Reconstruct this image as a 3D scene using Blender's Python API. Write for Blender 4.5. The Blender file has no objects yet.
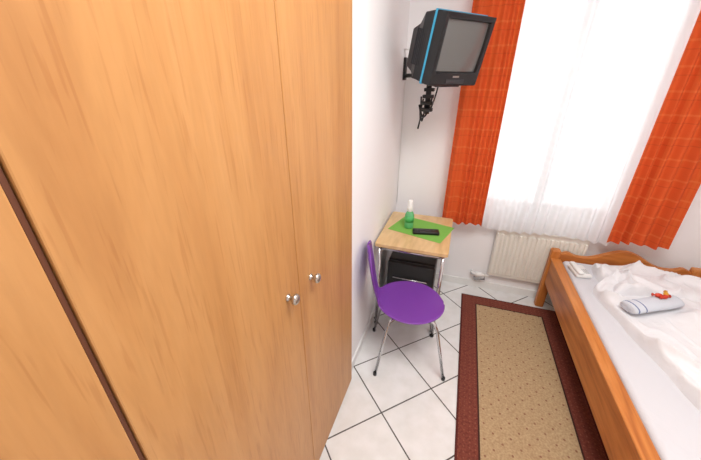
import bpy, bmesh, math, random
from mathutils import Vector, Matrix, Euler, noise
H=1.75
random.seed(3)
S=bpy.context.scene
try: S.view_settings.view_transform='Standard'
except Exception: pass

# ---------------- materials ----------------
def srgb(r,g,b):
    f=lambda c:(c/255/12.92) if c/255<=0.04045 else ((c/255+0.055)/1.055)**2.4
    return (f(r),f(g),f(b),1)
class M:
    def __init__(s,name,col=(.8,.8,.8,1),rough=.5,metal=0,**kw):
        s.m=bpy.data.materials.new(name); s.m.use_nodes=True
        s.nt=s.m.node_tree; s.n=s.nt.nodes; s.l=s.nt.links
        s.b=s.n['Principled BSDF']
        s.b.inputs['Base Color'].default_value=col
        s.b.inputs['Roughness'].default_value=rough
        s.b.inputs['Metallic'].default_value=metal
        for k,v in kw.items(): s.b.inputs[k.replace('_',' ')].default_value=v
    def N(s,t,**kw):
        n=s.n.new(t)
        for k,v in kw.items(): setattr(n,k,v)
        return n
    def math(s,op,a,b=None,c=None):
        n=s.N('ShaderNodeMath',operation=op)
        for i,v in enumerate((a,b,c)):
            if v is None: continue
            if isinstance(v,(int,float)): n.inputs[i].default_value=v
            else: s.l.new(v,n.inputs[i])
        return n.outputs[0]
    def mix(s,f,a,b,mode='MIX'):
        n=s.N('ShaderNodeMix',data_type='RGBA',blend_type=mode)
        for i,v in ((0,f),(6,a),(7,b)):
            if isinstance(v,(int,float,tuple)): n.inputs[i].default_value=v
            else: s.l.new(v,n.inputs[i])
        return n.outputs[2]
    def coord(s,scale=(1,1,1),kind='Object'):
        tc=s.N('ShaderNodeTexCoord'); mp=s.N('ShaderNodeMapping'); mp.inputs['Scale'].default_value=scale
        s.l.new(tc.outputs[kind],mp.inputs[0]); return mp.outputs[0]
    def noise(s,vec,scale=5,detail=4,dist=0,rough=.5):
        n=s.N('ShaderNodeTexNoise'); n.inputs['Scale'].default_value=scale; n.inputs['Detail'].default_value=detail
        n.inputs['Distortion'].default_value=dist; n.inputs['Roughness'].default_value=rough
        s.l.new(vec,n.inputs['Vector']); return n.outputs[0]
    def ramp(s,f,stops):
        n=s.N('ShaderNodeValToRGB'); e=n.color_ramp.elements
        while len(e)<len(stops): e.new(.5)
        for el,(p,c) in zip(e,stops): el.position=p; el.color=c
        s.l.new(f,n.inputs[0]); return n.outputs[0]
    def base(s,o): s.l.new(o,s.b.inputs['Base Color'])
    def bump(s,h,strength=.2,dist=.01):
        n=s.N('ShaderNodeBump'); n.inputs['Strength'].default_value=strength; n.inputs['Distance'].default_value=dist
        s.l.new(h,n.inputs['Height']); s.l.new(n.outputs[0],s.b.inputs['Normal'])

def wood(name,c1,c2,c3,scale=(6,6,.5),rough=.35,streak=40,fleck=False,sk=.4):
    w=M(name,rough=rough)
    v=w.coord(scale)
    a=w.noise(v,1.6,5,1.2,.55)
    v2=w.coord((scale[0]*streak/6,scale[1]*streak/6,scale[2]*streak/6))
    b=w.noise(v2,1.5,3,0)
    col=w.ramp(a,[(.3,c1),(.5,c2),(.72,c3)])
    st=w.ramp(b,[(.35,(.80,.78,.74,1)),(.6,(1,1,1,1))])
    col=w.mix(sk,col,st,'MULTIPLY')
    if fleck:
        f=w.noise(w.coord((110,110,7)),1,2)
        fl=w.ramp(f,[(.58,(1,1,1,1)),(.68,(.80,.70,.62,1))])
        col=w.mix(.5,col,fl,'MULTIPLY')
    w.base(col); w.bump(b,.05,.002)
    return w.m
m_ward=wood('beech_laminate',srgb(180,124,70),srgb(195,140,83),srgb(203,150,94),(3.4,3.4,.4),.42,90,True,.32)
m_wardgap=M('wardrobe_shadow_edge',srgb(100,56,34),.6).m
m_table=wood('birch_veneer',srgb(208,170,118),srgb(224,188,136),srgb(232,200,152),(4,1,4),.3,40)
m_pine=wood('pine_y',srgb(170,94,38),srgb(200,122,56),srgb(216,144,78),(9,.8,9),.38,30)
m_pinex=wood('pine_x',srgb(170,94,38),srgb(200,122,56),srgb(216,144,78),(.8,9,9),.38,30)
m_pinez=wood('pine_z',srgb(170,94,38),srgb(200,122,56),srgb(216,144,78),(9,9,.8),.38,30)

w=M('wall_paint',srgb(251,250,251),.8); nz=w.noise(w.coord((1,1,1)),60,3); w.bump(nz,.12,.004); m_wall=w.m
m_ceil=M('ceiling_paint',srgb(250,250,250),.9).m
# floor tiles
w=M('floor_tiles',rough=.22)
g=w.N('ShaderNodeNewGeometry'); sx=w.N('ShaderNodeSeparateXYZ'); w.l.new(g.outputs['Position'],sx.inputs[0])
dg=.293*H
X=w.math('SUBTRACT',sx.outputs[0],-.1235*H); Y=w.math('SUBTRACT',sx.outputs[1],.962*H)
u=w.math('DIVIDE',w.math('ADD',X,Y),dg); v=w.math('DIVIDE',w.math('SUBTRACT',X,Y),dg)
du=w.math('PINGPONG',u,.5); dv=w.math('PINGPONG',v,.5)
d=w.math('MINIMUM',du,dv)
mask=w.math('LESS_THAN',d,.0105)
nz=w.noise(w.coord((1,1,1)),9,4)
tile=w.ramp(nz,[(.35,srgb(231,231,229)),(.65,srgb(241,241,241))])
w.base(w.mix(mask,tile,srgb(84,80,77)))
w.l.new(w.math('MULTIPLY_ADD',mask,.6,.2),w.b.inputs['Roughness'])
w.bump(w.math('SUBTRACT',1,mask),.3,.002); m_floor=w.m

m_white=M('white_lacquer',srgb(240,240,238),.3).m
m_rad=M('radiator_enamel',srgb(240,237,228),.35).m
m_chrome=M('chrome',srgb(205,205,208),.18,1).m
m_steel=M('brushed_nickel',srgb(195,190,182),.28,1).m
m_purple=M('purple_plastic',srgb(120,60,160),.4).m
m_black=M('black_plastic',srgb(20,20,23),.4).m
m_dark=M('dark_grey_plastic',srgb(48,48,52),.45).m
m_blue=M('blue_plastic',srgb(60,165,205),.35).m
m_screen=M('tv_screen_glass',srgb(104,104,102),.12,0,Coat_Weight=.6).m
m_red=M('red_wrapper',srgb(205,60,30),.35).m
m_yel=M('yellow_wrapper',srgb(225,165,50),.35).m
m_glass=M('window_glass',(1,1,1,1),.02,0,Transmission_Weight=1.0).m
m_greenglass=M('green_bottle_plastic',srgb(120,215,145),.15,0,Transmission_Weight=.35).m
m_label=M('bottle_label',srgb(75,175,95),.5).m

w=M('green_placemat_cloth',rough=.85)
ck=w.N('ShaderNodeTexChecker'); ck.inputs['Scale'].default_value=90
w.l.new(w.coord(),ck.inputs['Vector']); ck.inputs['Color1'].default_value=srgb(108,172,60); ck.inputs['Color2'].default_value=srgb(138,196,92)
w.base(ck.outputs[0]); m_green=w.m

# bed linen
w=M('white_linen',srgb(236,236,239),.9); nz=w.noise(w.coord((1,1,1)),7,6,1.0); w.bump(nz,.4,.035); m_linen=w.m
w=M('white_mattress_cover',srgb(216,216,221),.9); nz=w.noise(w.coord((1,1,1)),3,4,.6); w.bump(nz,.4,.04); m_sheet=w.m
w=M('towel_cloth',rough=.95); sp=w.N('ShaderNodeSeparateXYZ'); w.l.new(w.coord(),sp.inputs[0])
st=w.math('LESS_THAN',w.math('PINGPONG',sp.outputs[0],.025),.004)
st=w.math('MULTIPLY',st,w.math('LESS_THAN',sp.outputs[0],-.06))
w.base(w.mix(st,srgb(212,217,226),srgb(100,115,155))); w.bump(w.noise(w.coord(),180,2),.4,.003); m_towel=w.m

# orange curtains : faint plaid
w=M('orange_curtain_cloth',rough=.85)
sp=w.N('ShaderNodeSeparateXYZ'); w.l.new(w.coord(),sp.inputs[0])
z=sp.outputs[2]; x=sp.outputs[0]
def band(c,per,wd,off=0): return w.math('LESS_THAN',w.math('PINGPONG',w.math('ADD',c,off),per/2),wd)
b1=band(z,.13,.006); b2=band(z,.13,.003,.045)
col=w.mix(w.math('MULTIPLY',b1,.28),srgb(224,96,42),srgb(240,148,84))
col=w.mix(w.math('MULTIPLY',b2,.28),col,srgb(176,60,26))
bx=band(x,.11,.006); col=w.mix(w.math('MULTIPLY',bx,.2),col,srgb(240,138,70))
w.base(col)
tr=w.N('ShaderNodeBsdfTranslucent'); w.l.new(col,tr.inputs[0])
mx=w.N('ShaderNodeMixShader'); mx.inputs[0].default_value=.3
w.l.new(w.b.outputs[0],mx.inputs[1]); w.l.new(tr.outputs[0],mx.inputs[2])
w.l.new(mx.outputs[0],w.n['Material Output'].inputs[0])
w.bump(w.noise(w.coord(),260,2),.2,.002); m_curt=w.m
# sheer
w=M('sheer_voile',srgb(248,248,250),.9)
tr=w.N('ShaderNodeBsdfTranslucent'); tr.inputs[0].default_value=(.93,.93,.94,1)
tp=w.N('ShaderNodeBsdfTransparent')
m1=w.N('ShaderNodeMixShader'); m1.inputs[0].default_value=.5
m2=w.N('ShaderNodeMixShader'); m2.inputs[0].default_value=.08
w.l.new(w.b.outputs[0],m1.inputs[1]); w.l.new(tr.outputs[0],m1.inputs[2])
w.l.new(m1.outputs[0],m2.inputs[1]); w.l.new(tp.outputs[0],m2.inputs[2])
w.l.new(m2.outputs[0],w.n['Material Output'].inputs[0]); m_sheer=w.m

# ---------------- mesh helpers ----------------
def obj(name,bm,mat,parent=None,smooth=False,loc=(0,0,0),rot=(0,0,0)):
    me=bpy.data.meshes.new(name); bm.normal_update(); bm.to_mesh(me); bm.free()
    o=bpy.data.objects.new(name,me); S.collection.objects.link(o)
    me.materials.append(mat)
    if smooth:
        for p in me.polygons: p.use_smooth=True
    o.location=loc; o.rotation_euler=rot
    if parent: o.parent=parent
    return o
def empty(name,loc=(0,0,0),rot=(0,0,0)):
    e=bpy.data.objects.new(name,None); S.collection.objects.link(e); e.location=loc; e.rotation_euler=rot; e.empty_display_size=.1; return e
def boxbm(x0,x1,y0,y1,z0,z1,bev=0,seg=2,bm=None):
    new=bm is None
    if new: bm=bmesh.new()
    r=bmesh.ops.create_cube(bm,size=1)
    for v in r['verts']:
        v.co=Vector(((x0+x1)/2+v.co.x*(x1-x0),(y0+y1)/2+v.co.y*(y1-y0),(z0+z1)/2+v.co.z*(z1-z0)))
    if bev:
        es=list({e for v in r['verts'] for e in v.link_edges})
        bmesh.ops.bevel(bm,geom=es,offset=bev,segments=seg,profile=.5,affect='EDGES')
    return bm
def box(name,x0,x1,y0,y1,z0,z1,mat,parent=None,bev=0,seg=2,smooth=False,**k):
    return obj(name,boxbm(x0,x1,y0,y1,z0,z1,bev,seg),mat,parent,smooth,**k)
def tubebm(pts,r,seg=10,bm=None,caps=True,closed=False):
    if bm is None: bm=bmesh.new()
    pts=[Vector(p) for p in pts]; rings=[]; n=len(pts)
    for i,p in enumerate(pts):
        if closed: t=pts[(i+1)%n]-pts[i-1]
        else: t=pts[min(i+1,n-1)]-pts[max(i-1,0)]
        t.normalize(); a=Vector((0,0,1)) if abs(t.z)<.95 else Vector((1,0,0))
        s=t.cross(a).normalized(); q=s.cross(t)
        rr=r[i] if isinstance(r,(list,tuple)) else r
        rings.append([bm.verts.new(p+(s*math.cos(k*2*math.pi/seg)+q*math.sin(k*2*math.pi/seg))*rr) for k in range(seg)])
    rng=range(n) if closed else range(n-1)
    for i in rng:
        A=rings[i];B=rings[(i+1)%n]
        for k in range(seg): bm.faces.new((A[k],A[(k+1)%seg],B[(k+1)%seg],B[k]))
    if caps and not closed: bm.faces.new(rings[0][::-1]); bm.faces.new(rings[-1])
    return bm
def tube(name,pts,r,mat,parent=None,seg=10,closed=False): return obj(name,tubebm(pts,r,seg,closed=closed),mat,parent,True)
def lathe(name,prof,mat,parent=None,seg=28,loc=(0,0,0),rot=(0,0,0)):
    bm=bmesh.new(); rings=[]
    for (r,z) in prof:
        rings.append([bm.verts.new((max(r,1e-4)*math.cos(k*2*math.pi/seg),max(r,1e-4)*math.sin(k*2*math.pi/seg),z)) for k in range(seg)])
    for A,B in zip(rings,rings[1:]):
        for k in range(seg): bm.faces.new((A[k],A[(k+1)%seg],B[(k+1)%seg],B[k]))
    bm.faces.new(rings[0][::-1]); bm.faces.new(rings[-1])
    return obj(name,bm,mat,parent,True,loc,rot)
def gridbm(nu,nv,f):
    bm=bmesh.new(); g=[[bm.verts.new(f(i/nu,j/nv)) for j in range(nv+1)] for i in range(nu+1)]
    for i in range(nu):
        for j in range(nv): bm.faces.new((g[i][j],g[i+1][j],g[i+1][j+1],g[i][j+1]))
    return bm

# ---------------- room ----------------
XL=-.277*H; XR=1.06*H; YB=1.525*H; YN=-1.3; ZC=2.85
WY=.755*H
box('floor',-1.25,XR+.1,YN-.1,YB+.25,-.1,0,m_floor)
box('ceiling',-1.25,XR+.1,YN-.1,YB+.25,ZC,ZC+.1,m_ceil)
box('wall_right',XR,XR+.1,YN,YB,0,ZC,m_wall)
box('wall_near',-1.25,XR+.1,YN-.1,YN,0,ZC,m_wall)
bm=boxbm(XL-.12,XL,WY+.008,YB,0,ZC)
boxbm(-1.25,XL-.12,WY+.008,WY+.12,0,ZC,bm=bm)
boxbm(-1.25,-1.13,YN,WY+.008,0,ZC,bm=bm)
obj('wall_left',bm,m_wall)
wx0,wx1,wz0,wz1=.06*H,.71*H,.43*H,2.6
bm=boxbm(-1.25,wx0,YB,YB+.25,0,ZC)
boxbm(wx1,XR+.1,YB,YB+.25,0,ZC,bm=bm); boxbm(wx0,wx1,YB,YB+.25,0,wz0,bm=bm); boxbm(wx0,wx1,YB,YB+.25,wz1,ZC,bm=bm)
obj('wall_back',bm,m_wall)
win=empty('window_1')
fy0,fy1=YB+.12,YB+.18
def fr(n,a,b,c,d): box(n,a,b,fy0,fy1,c,d,m_white,win,.006)
fr('frame_left',wx0,wx0+.07,wz0,wz1); fr('frame_right',wx1-.07,wx1,wz0,wz1)
fr('frame_bottom',wx0+.07,wx1-.07,wz0,wz0+.07); fr('frame_top',wx0+.07,wx1-.07,wz1-.07,wz1)
cx=(wx0+wx1)/2; fr('mullion',cx-.035,cx+.035,wz0+.07,wz1-.07)
box('glass',wx0+.07,wx1-.07,YB+.148,YB+.152,wz0+.07,wz1-.07,m_glass,win)
box('baseboard_back',XL+.012,XR,YB-.012,YB,0,.07,m_white,None,.003)
box('baseboard_left',XL,XL+.012,WY+.01,YB,0,.07,m_white,None,.003)

# ---------------- wardrobe ----------------
wd=empty('wardrobe'); XF=-.258*H; WH=2.3
box('carcass',-1.12,XF-.022,-.735*H,WY,.0,WH,m_wardgap,wd)
def door(n,a,b): box(n,XF-.02,XF,a,b,.012,WH-.01,m_ward,wd,.003)
door('door_far',.4385*H,WY)
door('door_middle',.1075*H,.4370*H)
door('door_near',-.24*H,.102*H)
door('door_end',-.73*H,-.243*H)
box('edge_strip',XF-.02,XF-.006,.1030*H,.1065*H,.012,WH-.01,m_wardgap,wd)
for i,(yy,zz) in enumerate(((.394*H,.644*H),(.486*H,.630*H))):
    lathe('knob_%d'%(i+1),[(.012,0),(.012,.003),(.0065,.006),(.006,.014),(.012,.018),(.018,.024),(.0185,.031),(.0145,.036),(.007,.0385),(0,.039)],m_steel,wd,loc=(XF,yy,zz),rot=(0,math.pi/2,0))

# ---------------- curtains ----------------
cr=empty('curtain_rod'); 
tube('rod',[(-.1*H,1.462*H,2.72),(.9*H,1.462*H,2.72)],.012,m_white,cr)
for k,xx in enumerate((-.08*H,.38*H,.88*H)): box('bracket_%d'%(k+1),xx-.01,xx+.01,1.462*H,YB,2.71,2.73,m_white,cr)
def mkcurt(name,x0,x1,yc,z0,z1,lam,amp,mat,flare=0,nu=260,nv=40,hem=.0,seed=0):
    def f(u,v):
        t=1-v
        x=x0+(x1-x0)*u
        xm=(x0+x1)/2; x=xm+(x-xm)*(1+flare*t)
        ph=2*math.pi*(u*(x1-x0)/lam)+1.1*math.sin(u*7+seed)+.5*math.sin(v*3+u*11+seed)
        a=amp*(.65+.35*t)*(.75+.25*math.sin(u*13+seed))
        z=z0+(z1-z0)*v + (hem*math.sin(u*9+seed)*t**6)
        return (x,yc+a*math.sin(ph),z)
    return obj(name,gridbm(nu,nv,f),mat,None,True)
mkcurt('curtain',-.032*H,.136*H,1.430*H,.394*H,2.71,.066,.028,m_curt,flare=.06,hem=.006,seed=1)
mkcurt('curtain',.628*H,.825*H,1.430*H,.398*H,2.71,.072,.030,m_curt,flare=.04,hem=.006,seed=4)
mkcurt('sheer_curtain',.10*H,.665*H,1.468*H,.372*H,2.69,.075,.024,m_sheer,nu=500,hem=.010,seed=2)

# ---------------- radiator ----------------
ra=empty('radiator'); rx0,rx1=.222*H,.60*H; ry0,ry1=1.489*H,1.511*H; rz0,rz1=.10*H,.358*H
box('panel',rx0,rx1,ry0+.012,ry1,rz0,rz1,m_rad,ra,.006)
n=20
bm=bmesh.new()
for i in range(n):
    c=rx0+(i+.5)*(rx1-rx0)/n
    boxbm(c-.010,c+.010,ry0,ry0+.016,rz0+.03,rz1-.03,.006,2,bm)
obj('ribs',bm,m_rad,ra)
box('top_grille',rx0,rx1,ry0+.004,ry1+.004,rz1,rz1+.012,m_rad,ra,.003)
tube('pipe',[(rx0-.13,YB-.013,.17),(rx0-.13,YB-.05,.17),(rx0-.1,YB-.06,.17),(rx0+.01,YB-.06,.17)],.011,m_white,ra)
tube('pipe_lower',[(rx0-.10,YB-.013,.11),(rx0-.10,YB-.05,.11),(rx0-.02,YB-.06,.13),(rx0-.02,YB-.06,.18)],.009,m_chrome,ra)
lathe('valve',[(.018,0),(.022,.006),(.022,.05),(.016,.06),(0,.061)],m_white,ra,loc=(rx0-.045,YB-.06,.17),rot=(0,-math.pi/2,0))
for k,xx in enumerate((rx0+.1,rx1-.1)): box('wall_bracket_%d'%k,xx-.015,xx+.015,ry1,YB,rz1-.1,rz1-.05,m_rad,ra)

# ---------------- table ----------------
TZ=.417*H
tb=empty('side_table'); tx0,tx1,ty0,ty1=-.268*H,.014*H,1.060*H,1.415*H
bm=bmesh.new(); 
r=bmesh.ops.create_cube(bm,size=1)
for v in r['verts']: v.co=Vector(((tx0+tx1)/2+v.co.x*(tx1-tx0),(ty0+ty1)/2+v.co.y*(ty1-ty0),TZ-.011+v.co.z*.022))
es=[e for e in bm.edges if abs(e.verts[0].co.z-e.verts[1].co.z)>.01]
bmesh.ops.bevel(bm,geom=es,offset=.02,segments=5,profile=.5,affect='EDGES')
obj('table_top',bm,m_table,tb)
ins=.03
cs=[(tx0+ins,ty0+ins),(tx1-ins,ty0+ins),(tx1-ins,ty1-ins),(tx0+ins,ty1-ins)]
for i,(a,b) in enumerate(cs):
    tube('leg_%d'%(i+1),[(a,b,0),(a,b,TZ-.022)],.0125,m_chrome,tb,14)
    lathe('foot_%d'%(i+1),[(.016,0),(.016,.012),(.013,.018)],m_black,tb,loc=(a,b,0))
bm=bmesh.new()
for i in range(4):
    a=cs[i];b=cs[(i+1)%4]; tubebm([(a[0],a[1],TZ-.045),(b[0],b[1],TZ-.045)],.009,8,bm)
obj('frame_rails',bm,m_chrome,tb,True)

pc=(-.112*H,1.258*H)
box('placemat',-.205,.205,-.15,.15,0,.003,m_green,None,.001,loc=(pc[0],pc[1],TZ+.0005),rot=(0,0,math.radians(-16)))
bt=empty('spray_bottle',(-.166*H,1.250*H,TZ+.0035))
lathe('body',[(.030,0),(.034,.004),(.034,.045),(.032,.055),(.034,.065),(.034,.105),(.025,.125),(.016,.135)],m_greenglass,bt)
lathe('label',[(.0346,.05),(.0346,.100)],m_label,bt)
lathe('cap',[(.017,.133),(.021,.136),(.021,.170),(.018,.180),(.017,.215),(.013,.222),(0,.223)],m_white,bt)
rc=empty('remote_control',(-.088*H,1.215*H,TZ+.0035),(0,0,math.radians(-78)))
box('shell',-.034,.034,-.095,.095,0,.024,m_black,rc,.007,3,True)
bm=bmesh.new()
for i in range(3):
    for j in range(7): boxbm(-.016+i*.012,-.008+i*.012,-.07+j*.018,-.062+j*.018,.0235,.0265,.001,1,bm)
obj('buttons',bm,m_dark,rc)

# mini fridge
mf=empty('mini_fridge'); fx0,fx1,fya,fyb=-.232*H,-.028*H,1.165*H,1.37*H
box('cabinet',fx0,fx1,fya+.045,fyb,.015,.285*H,m_black,mf,.012,3)
box('door',fx0,fx1,fya,fya+.04,.02,.283*H,m_black,mf,.012,3)
tube('handle',[(fx0+.05,fya+.002,.37),(fx0+.05,fya-.018,.37),(fx1-.05,fya-.018,.37),(fx1-.05,fya+.002,.37)],.005,m_chrome,mf)
for i,(a,b) in enumerate(((fx0+.04,fya+.08),(fx1-.04,fya+.08),(fx0+.04,fyb-.04),(fx1-.04,fyb-.04))):
    lathe('foot_%d'%(i+1),[(.015,0),(.015,.016)],m_black,mf,loc=(a,b,0))

# ---------------- chair ----------------
ch=empty('chair',(-.097*H,.950*H,0),(0,0,math.radians(16)))
path=[]
R=.218
ang=[i/16*math.pi*.82 for i in range(17)]
for a in ang:
    x=R*math.cos(a); wdt=R*math.sin(a)*1.02
    z=.45+.012*(x/R)**2 - (.02*max(0,x/R)**3)
    path.append((x,z,max(wdt,.012)))
tail=[(-.205,.475,.098),(-.222,.51,.085),(-.233,.55,.09),(-.243,.60,.12),(-.252,.65,.150),(-.26,.70,.165),(-.268,.75,.168),(-.274,.79,.155),(-.279,.83,.125),(-.282,.855,.08),(-.283,.865,.02)]
path+=tail
def fc(i,j):
    x,z,wv=path[i]; u=(j/12)*2-1
    dish=.012*(u*u)
    if i>=18: return Vector((x+dish*1.2,u*wv,z))
    return Vector((x,u*wv,z+dish*(.6)))
bm=bmesh.new(); g=[[bm.verts.new(fc(i,j)) for j in range(13)] for i in range(len(path))]
for i in range(len(path)-1):
    for j in range(12): bm.faces.new((g[i][j],g[i][j+1],g[i+1][j+1],g[i+1][j]))
so=obj('seat_shell',bm,m_purple,ch,True)
md=so.modifiers.new('sol','SOLIDIFY'); md.thickness=.012; md.offset=0
md=so.modifiers.new('sub','SUBSURF'); md.levels=1; md.render_levels=2
for i,(sx_,sy_) in enumerate(((1,1),(1,-1),(-1,1),(-1,-1))):
    fx,fy=.225*sx_,(.215 if sx_>0 else .20)*sy_
    if sx_<0: fx=-.215
    tube('leg_%d'%(i+1),[(.05*sx_,.10*sy_,.432),(.10*sx_,.135*sy_,.428),(.135*sx_,.155*sy_,.41),(.155*sx_,.168*sy_,.36),(fx,fy,.004)],.0095,m_chrome,ch,12)
    lathe('foot_%d'%(i+1),[(.012,0),(.012,.02),(.010,.024)],m_black,ch,loc=(fx,fy,0))
box('under_seat_mount',-.08,.08,-.11,.11,.428,.440,m_black,ch,.004)

# ---------------- rug ----------------
w=M('rug_wool',rough=.95)
rcx,rcy=.325*H,.868*H; hw,hl=.213*H,.562*H
sp=w.N('ShaderNodeSeparateXYZ'); w.l.new(w.coord(),sp.inputs[0])
ax=w.math('ABSOLUTE',sp.outputs[0]); ay=w.math('ABSOLUTE',sp.outputs[1])
dd=w.math('MAXIMUM',w.math('SUBTRACT',ax,hw),w.math('SUBTRACT',ay,hl))
nz=w.noise(w.coord(),90,4)
field=w.ramp(nz,[(.3,srgb(168,138,102)),(.7,srgb(196,170,132))])
def lat(per,r,ox=0):
    px=w.math('PINGPONG',w.math('ADD',sp.outputs[0],ox),per/2); py=w.math('PINGPONG',w.math('ADD',sp.outputs[1],ox),per/2)
    return w.math('LESS_THAN',w.math('ADD',w.math('POWER',px,2),w.math('POWER',py,2)),r*r)
dots=w.math('MAXIMUM',lat(.09,.006),lat(.09,.006,.045))
field=w.mix(w.math('MULTIPLY',dots,.65),field,srgb(120,58,44))
bord=w.ramp(nz,[(.3,srgb(102,46,36)),(.7,srgb(134,68,52))])
bd=lat(.03,.004); bord=w.mix(w.math('MULTIPLY',bd,.35),bord,srgb(170,108,84))
inb=w.math('GREATER_THAN',dd,-.118)
col=w.mix(inb,field,bord)
ln=w.math('LESS_THAN',w.math('ABSOLUTE',w.math('ADD',dd,.120)),.005); col=w.mix(ln,col,srgb(64,32,26))
ln=w.math('GREATER_THAN',dd,-.012); col=w.mix(ln,col,srgb(88,34,28))
w.base(col); w.bump(nz,.6,.004)
box('rug',-hw,hw,-hl,hl,0,.009,w.m,None,.003,loc=(rcx,rcy,.0005))

# ---------------- bed ----------------
bd=empty('bed'); bx0,bx1=.454*H,.99*H; by0,by1=.255*H,1.478*H
def post(n,x,y,zt):
    box(n,x-.033,x+.033,y-.03,y+.03,0,zt,m_pinez,bd,.014,4)
post('post_1',bx0+.03,by1-.03,.316*H); post('post_2',bx1-.03,by1-.03,.316*H)
post('post_3',bx0+.03,by0+.03,.42*H); post('post_4',bx1-.03,by0+.03,.42*H)
RZ0,RZ1=.145*H,.268*H
box('side_rail_left',bx0+.010,bx0+.042,by0+.06,by1-.06,RZ0,RZ1,m_pine,bd,.009,3)
box('side_rail_right',bx1-.042,bx1-.010,by0+.06,by1-.06,RZ0,RZ1,m_pine,bd,.009,3)
box('rail_cap_left',bx0+.002,bx0+.072,by0+.06,by1-.06,RZ1+.0005,RZ1+.0185,m_pine,bd,.007,3)
box('rail_cap_right',bx1-.072,bx1-.002,by0+.06,by1-.06,RZ1+.0005,RZ1+.0185,m_pine,bd,.007,3)
def shaped(n,y0,y1,zb,base,bump):
    bm=bmesh.new(); N=48; L=bx0+.055; Rr=bx1-.055; top=[];
    for i in range(N+1):
        u=i/N; c=abs(u-.5)*2
        z=base+bump*(math.cos(min(c/.62,1)*math.pi)*.5+.5)+ (.024*math.exp(-((c-.86)/.09)**2))
        top.append((L+(Rr-L)*u,z))
    A=[bm.verts.new((x,y0,z)) for x,z in top]; B=[bm.verts.new((x,y1,z)) for x,z in top]
    A2=[bm.verts.new((x,y0,zb)) for x,z in top]; B2=[bm.verts.new((x,y1,zb)) for x,z in top]
    for i in range(N):
        bm.faces.new((A2[i],A2[i+1],A[i+1],A[i])); bm.faces.new((B2[i+1],B2[i],B[i],B[i+1]))
        bm.faces.new((A[i],A[i+1],B[i+1],B[i])); bm.faces.new((A2[i+1],A2[i],B2[i],B2[i+1]))
    bm.faces.new((A2[0],A[0],B[0],B2[0])); bm.faces.new((A2[-1],B2[-1],B[-1],A[-1]))
    o=obj(n,bm,m_pinex,bd); b=o.modifiers.new('b','BEVEL'); b.width=.004; b.segments=2; b.limit_method='ANGLE'
shaped('footboard',by1-.050,by1-.012,.16*H,.296*H,.095)
shaped('headboard',by0+.012,by0+.050,.16*H,.37*H,.09)
bm=bmesh.new()
for i in range(12):
    yy=by0+.12+i*(by1-by0-.24)/11; boxbm(bx0+.042,bx1-.042,yy-.035,yy+.035,RZ0+.012,RZ0+.03,0,1,bm)
obj('slats',bm,m_pinex,bd)
MZ=.280*H
bm=boxbm(bx0+.078,bx1-.078,by0+.065,by1-.065,RZ0+.031,MZ,.03,5)
obj('mattress',bm,m_sheet,bd,True)
tcx,tcy,ta=.668*H,1.098*H,math.radians(30)
def ridge(p): return 1-abs(noise.noise(p))*2
def duvh(x,y):
    # cloth is pressed flat where the rolled towel lies
    lx=(x-tcx)*math.cos(ta)+(y-tcy)*math.sin(ta); ly=-(x-tcx)*math.sin(ta)+(y-tcy)*math.cos(ta)
    press=1-.92*math.exp(-(lx/.22)**4-(ly/.09)**4)
    wx=x+.10*noise.noise(Vector((x*2,y*2,5))); wy=y+.10*noise.noise(Vector((x*2,y*2,9)))
    h=.026*noise.noise(Vector((x*3.2,y*2.6,.7)))
    h+=.048*max(0,ridge(Vector((wx*3.0+wy*1.6,wy*1.2-wx*.6,3))))**7
    h+=.038*max(0,ridge(Vector((wx*1.4-wy*3.2,wy*1.1,7.3))))**8
    h+=.010*max(0,ridge(Vector((wx*8,wy*6+wx*4,8))))**3
    return max(.06+h*press,.025)
def xedge(y):
    yh=y/H
    xe=.625+(.548-.625)*((yh-.776)/(1.156-.776)); xe=max(.542,min(.66,xe))
    xe+=.05/(1+math.exp(-(yh-1.235)/.012))
    return xe*H+.020*noise.noise(Vector((y*5,2,0)))
DY1=by1-.12
def duv(u,v):
    y=(by0+.08)+(DY1-by0-.08)*v
    xe=xedge(y); x=xe+(bx1-.085-xe)*u
    e=min(u/.025,1)*min((1-u)/.05,1)*min(v/.03,1)*min((1-v)/.03,1); e=math.sqrt(max(1-(1-max(e,0))**2,0))
    return (x,y,MZ-.004+duvh(x,y)*e)
obj('duvet',gridbm(140,280,duv),m_linen,bd,True)
c0=(.775*H,1.262*H)
def fold(u,v):
    a=u*2-1;b=v*2-1
    x=c0[0]+a*.28+.05*b+.02*noise.noise(Vector((b*2,1,4))); y=c0[1]+b*.13+.045*a+.02*noise.noise(Vector((a*2.5,3,1)))
    e=max(0,(1-abs(a)**9)*(1-abs(b)**7))
    h=.040+.040*max(0,ridge(Vector((x*3+y*5,y*4-x*2,1))))**6+.012*noise.noise(Vector((x*6,y*6,2)))
    return (x,y,MZ+.012+(duvh(x,y)*.6+h)*math.sqrt(e))
obj('duvet_fold',gridbm(90,70,fold),m_linen,bd,True)
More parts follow.
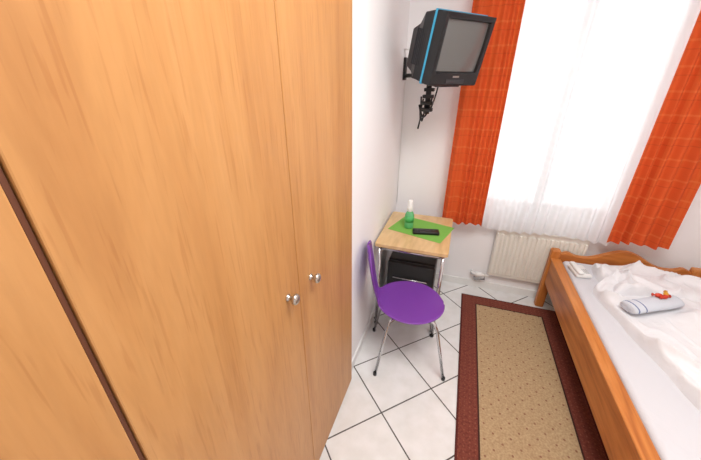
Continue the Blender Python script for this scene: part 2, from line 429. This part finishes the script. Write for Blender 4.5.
# towel
zmax=max(duvh(tcx+s*math.cos(ta)-q*math.sin(ta),tcy+s*math.sin(ta)+q*math.cos(ta)) for s in [i*.02-.17 for i in range(18)] for q in (-.02,0,.02))
tz=MZ-.004+zmax
tw=empty('rolled_towel',(tcx,tcy,tz+.028),(0,0,ta))
prof=[(-.17,.030),(-.167,.038),(-.15,.042),(-.05,.041),(.08,.043),(.15,.041),(.167,.037),(.17,.028)]
bm=tubebm([(x,0,0) for x,_ in prof],[r for _,r in prof],20)
for v in bm.verts: v.co.z*=.66; v.co.y*=1.22
obj('roll',bm,m_towel,tw,True)
sp_=[( -.171,(.004+.0046*t/2)*math.cos(t),(.004+.0042*t/2)*math.sin(t)*.6) for t in [k*.4 for k in range(34)]]
tube('spiral_edge',sp_,.0022,m_towel,tw,6)
cd=empty('wrapped_candy',(tcx+.060,tcy+.035,tz+.028+.0285+.012),(0,0,ta))
for k,(ox,oy,an) in enumerate(((0,0,0),(.030,.018,.7),(-.022,.018,-.5))):
    lathe('sweet_%d'%k,[(.003,-.032),(.010,-.031),(.003,-.018),(.010,-.014),(.013,0),(.010,.014),(.003,.018),(.010,.031),(.003,.032)],m_yel if k==1 else m_red,cd,14,loc=(ox,oy,.0),rot=(0,math.pi/2,an))
# phone
ph=empty('telephone',(.536*H,1.335*H,MZ+.001),(0,0,math.radians(8)))
box('base',-.05,.05,-.075,.075,0,.03,m_white,ph,.012,3,True)
box('handset',-.045,-.008,-.08,.08,.028,.052,m_white,ph,.010,3,True)
bm=bmesh.new()
for i in range(3):
    for j in range(4): boxbm(.004+i*.013,.013+i*.013,-.05+j*.016,-.04+j*.016,.029,.033,.001,1,bm)
obj('keypad',bm,M('grey_keys',srgb(190,190,190),.5).m,ph)

# ---------------- TV ----------------
tv=empty('television',(-.036*H,1.17*H,1.078*H),(math.radians(13),0,math.radians(50)))
tv.scale=(.80,.80,.80)
W,Ht=.235,.215
def ringbm(ox,oz,ix0,ix1,iz0,iz1,y0,y1):
    bm=bmesh.new()
    O=[(-ox,-oz),(ox,-oz),(ox,oz),(-ox,oz)]; I=[(ix0,iz0),(ix1,iz0),(ix1,iz1),(ix0,iz1)]
    f0=[bm.verts.new((x,y0,z)) for x,z in O]; i0=[bm.verts.new((x,y0,z)) for x,z in I]
    f1=[bm.verts.new((x,y1,z)) for x,z in O]; i1=[bm.verts.new((x*.96,y0+.03,z*.96)) for x,z in I]
    for k in range(4):
        n=(k+1)%4
        bm.faces.new((f0[k],f0[n],i0[n],i0[k])); bm.faces.new((i0[k],i0[n],i1[n],i1[k])); bm.faces.new((f0[n],f0[k],f1[k],f1[n]))
    bm.faces.new(f1[::-1]); return bm
o=obj('bezel',ringbm(W,Ht,-W+.032,W-.032,-Ht+.085,Ht-.032,0,.09),m_black,tv)
b=o.modifiers.new('b','BEVEL'); b.width=.008; b.segments=3; b.limit_method='ANGLE'; b.angle_limit=math.radians(50)
sw,sh=W-.038,(2*Ht-.117)/2-.006; scz=.0265
def scr(u,v):
    a=u*2-1;c=v*2-1
    return (a*sw,.022+.012*(a*a+c*c)*.5-.01,scz+c*sh)
obj('screen',gridbm(16,16,scr),m_screen,tv,True)
box('control_strip',-.09,.09,-.004,.01,-Ht+.015,-Ht+.045,m_dark,tv,.003)
box('logo',-.03,.03,-.003,.002,-Ht+.056,-Ht+.067,m_steel,tv)
box('blue_trim',-W-.005,W+.005,.084,.101,-Ht-.005,Ht+.005,m_blue,tv,.004)
bm=bmesh.new(); secs=[(.105,W-.002,-Ht+.002,Ht-.002),(.20,W-.01,-Ht+.01,Ht-.02),(.30,W-.07,-Ht+.03,Ht-.09),(.41,W-.11,-Ht+.05,Ht-.13),(.42,W-.12,-Ht+.06,Ht-.14)]
prev=None
for (y,hx,z0,z1) in secs:
    r=[bm.verts.new(p) for p in ((-hx,y,z0),(hx,y,z0),(hx,y,z1),(-hx,y,z1))]
    if prev:
        for k in range(4): bm.faces.new((prev[k],prev[(k+1)%4],r[(k+1)%4],r[k]))
    else: bm.faces.new(r)
    prev=r
bm.faces.new(prev[::-1])
bmesh.ops.recalc_face_normals(bm,faces=bm.faces)
o=obj('rear_housing',bm,m_black,tv); b=o.modifiers.new('b','BEVEL'); b.width=.012; b.segments=3
bm=bmesh.new()
for i in range(7): boxbm(-W+.004,-W+.014,.13+i*.018,.138+i*.018,-.12,.10,.001,1,bm)
obj('vents',bm,m_dark,tv)
box('mount_plate',-.12,.12,.05,.33,-Ht-.020,-Ht-.008,m_black,tv,.003)
# wall mount
br=empty('television_mount')
jx,jy,jz=-.245,2.225,1.62
za=1.78
tube('arm',[(XL+.02,2.60,za),(-.36,2.42,za),(jx,jy,za)],.014,m_black,br)
box('mount_base',XL,XL+.02,2.57,2.63,za-.03,za+.12,m_black,br,.004)
tube('swivel_post',[(jx,jy,jz-.07),(jx,jy,za+.01)],.017,m_black,br,16)
bm=bmesh.new()
for k in range(4): boxbm(jx-.045+.006*k,jx+.035,jy-.03,jy+.03,jz-.055+.040*k,jz-.035+.040*k,.002,1,bm)
obj('clamp_plates',bm,m_black,br)
def cat(p,q,sag,n=14): 
    p=Vector(p);q=Vector(q); return [p.lerp(q,i/n)+Vector((0,0,-sag*4*(i/n)*(1-i/n))) for i in range(n+1)]
tube('cable_1',cat((jx-.01,jy+.01,jz+.05),(-.30,2.31,jz+.03),.16),.006,m_black,br,6)
tube('cable_2',cat((jx+.03,jy-.02,jz+.04),(jx-.06,jy+.06,jz-.02),.10),.006,m_black,br,6)
tube('cable_3',cat((jx+.06,jy,jz+.12),(jx-.02,jy+.02,jz-.02),.09),.005,m_black,br,6)
tube('dangling_cable',[(jx-.03,jy+.01,jz+.02),(jx-.045,jy+.02,jz-.06),(jx-.04,jy+.02,jz-.11),(jx-.05,jy+.02,jz-.17)],.006,m_black,br,6)
tube('power_cable',[(-.33,2.32,1.86),(-.40,2.42,1.93),(XL+.008,2.55,1.95),(XL+.008,2.645,1.84),(XL+.008,2.645,1.4),(XL+.008,2.645,.75)],.0035,m_white,br,6)

# ---------------- lights ----------------
def area(n,loc,rot,sx,sy,p,col=(1,1,1)):
    l=bpy.data.lights.new(n,'AREA'); l.shape='RECTANGLE'; l.size=sx; l.size_y=sy; l.energy=p; l.color=col
    o=bpy.data.objects.new(n,l); S.collection.objects.link(o); o.location=loc; o.rotation_euler=rot; return o
cl=empty('added_fill_fixture',(.42,.62,ZC))  # unseen fixture, added as a housing for the fill light
lathe('fill_dome',[(.20,-.001),(.205,-.02),(.19,-.06),(.12,-.085),(0,-.09)],M('fill_dome_glow',srgb(250,248,240),.3,0,Emission_Color=(1,.97,.93,1),Emission_Strength=2.0).m,cl)  # added glowing dome, out of view
area('added_fill_light',(.42,.62,ZC-.12),(0,0,0),1.1,1.1,46,(1,.988,.968))  # added overhead fill that lights wardrobe and room evenly
area('daylight',((wx0+wx1)/2,YB+.45,1.75),(math.radians(-90),0,0),1.5,2.1,23,(.985,.99,1))
wo=bpy.data.worlds.new('sky'); S.world=wo; wo.use_nodes=True
bgn=wo.node_tree.nodes['Background']; bgn.inputs[0].default_value=(.98,.99,1,1); bgn.inputs[1].default_value=1.1

# ---------------- camera ----------------
c=bpy.data.cameras.new('camera'); c.sensor_width=36; c.lens=16; c.clip_start=.02
co=bpy.data.objects.new('camera',c); S.collection.objects.link(co)
co.location=(0,0,H); co.rotation_euler=(math.radians(90-25.7),0,math.radians(19.2))
S.camera=co
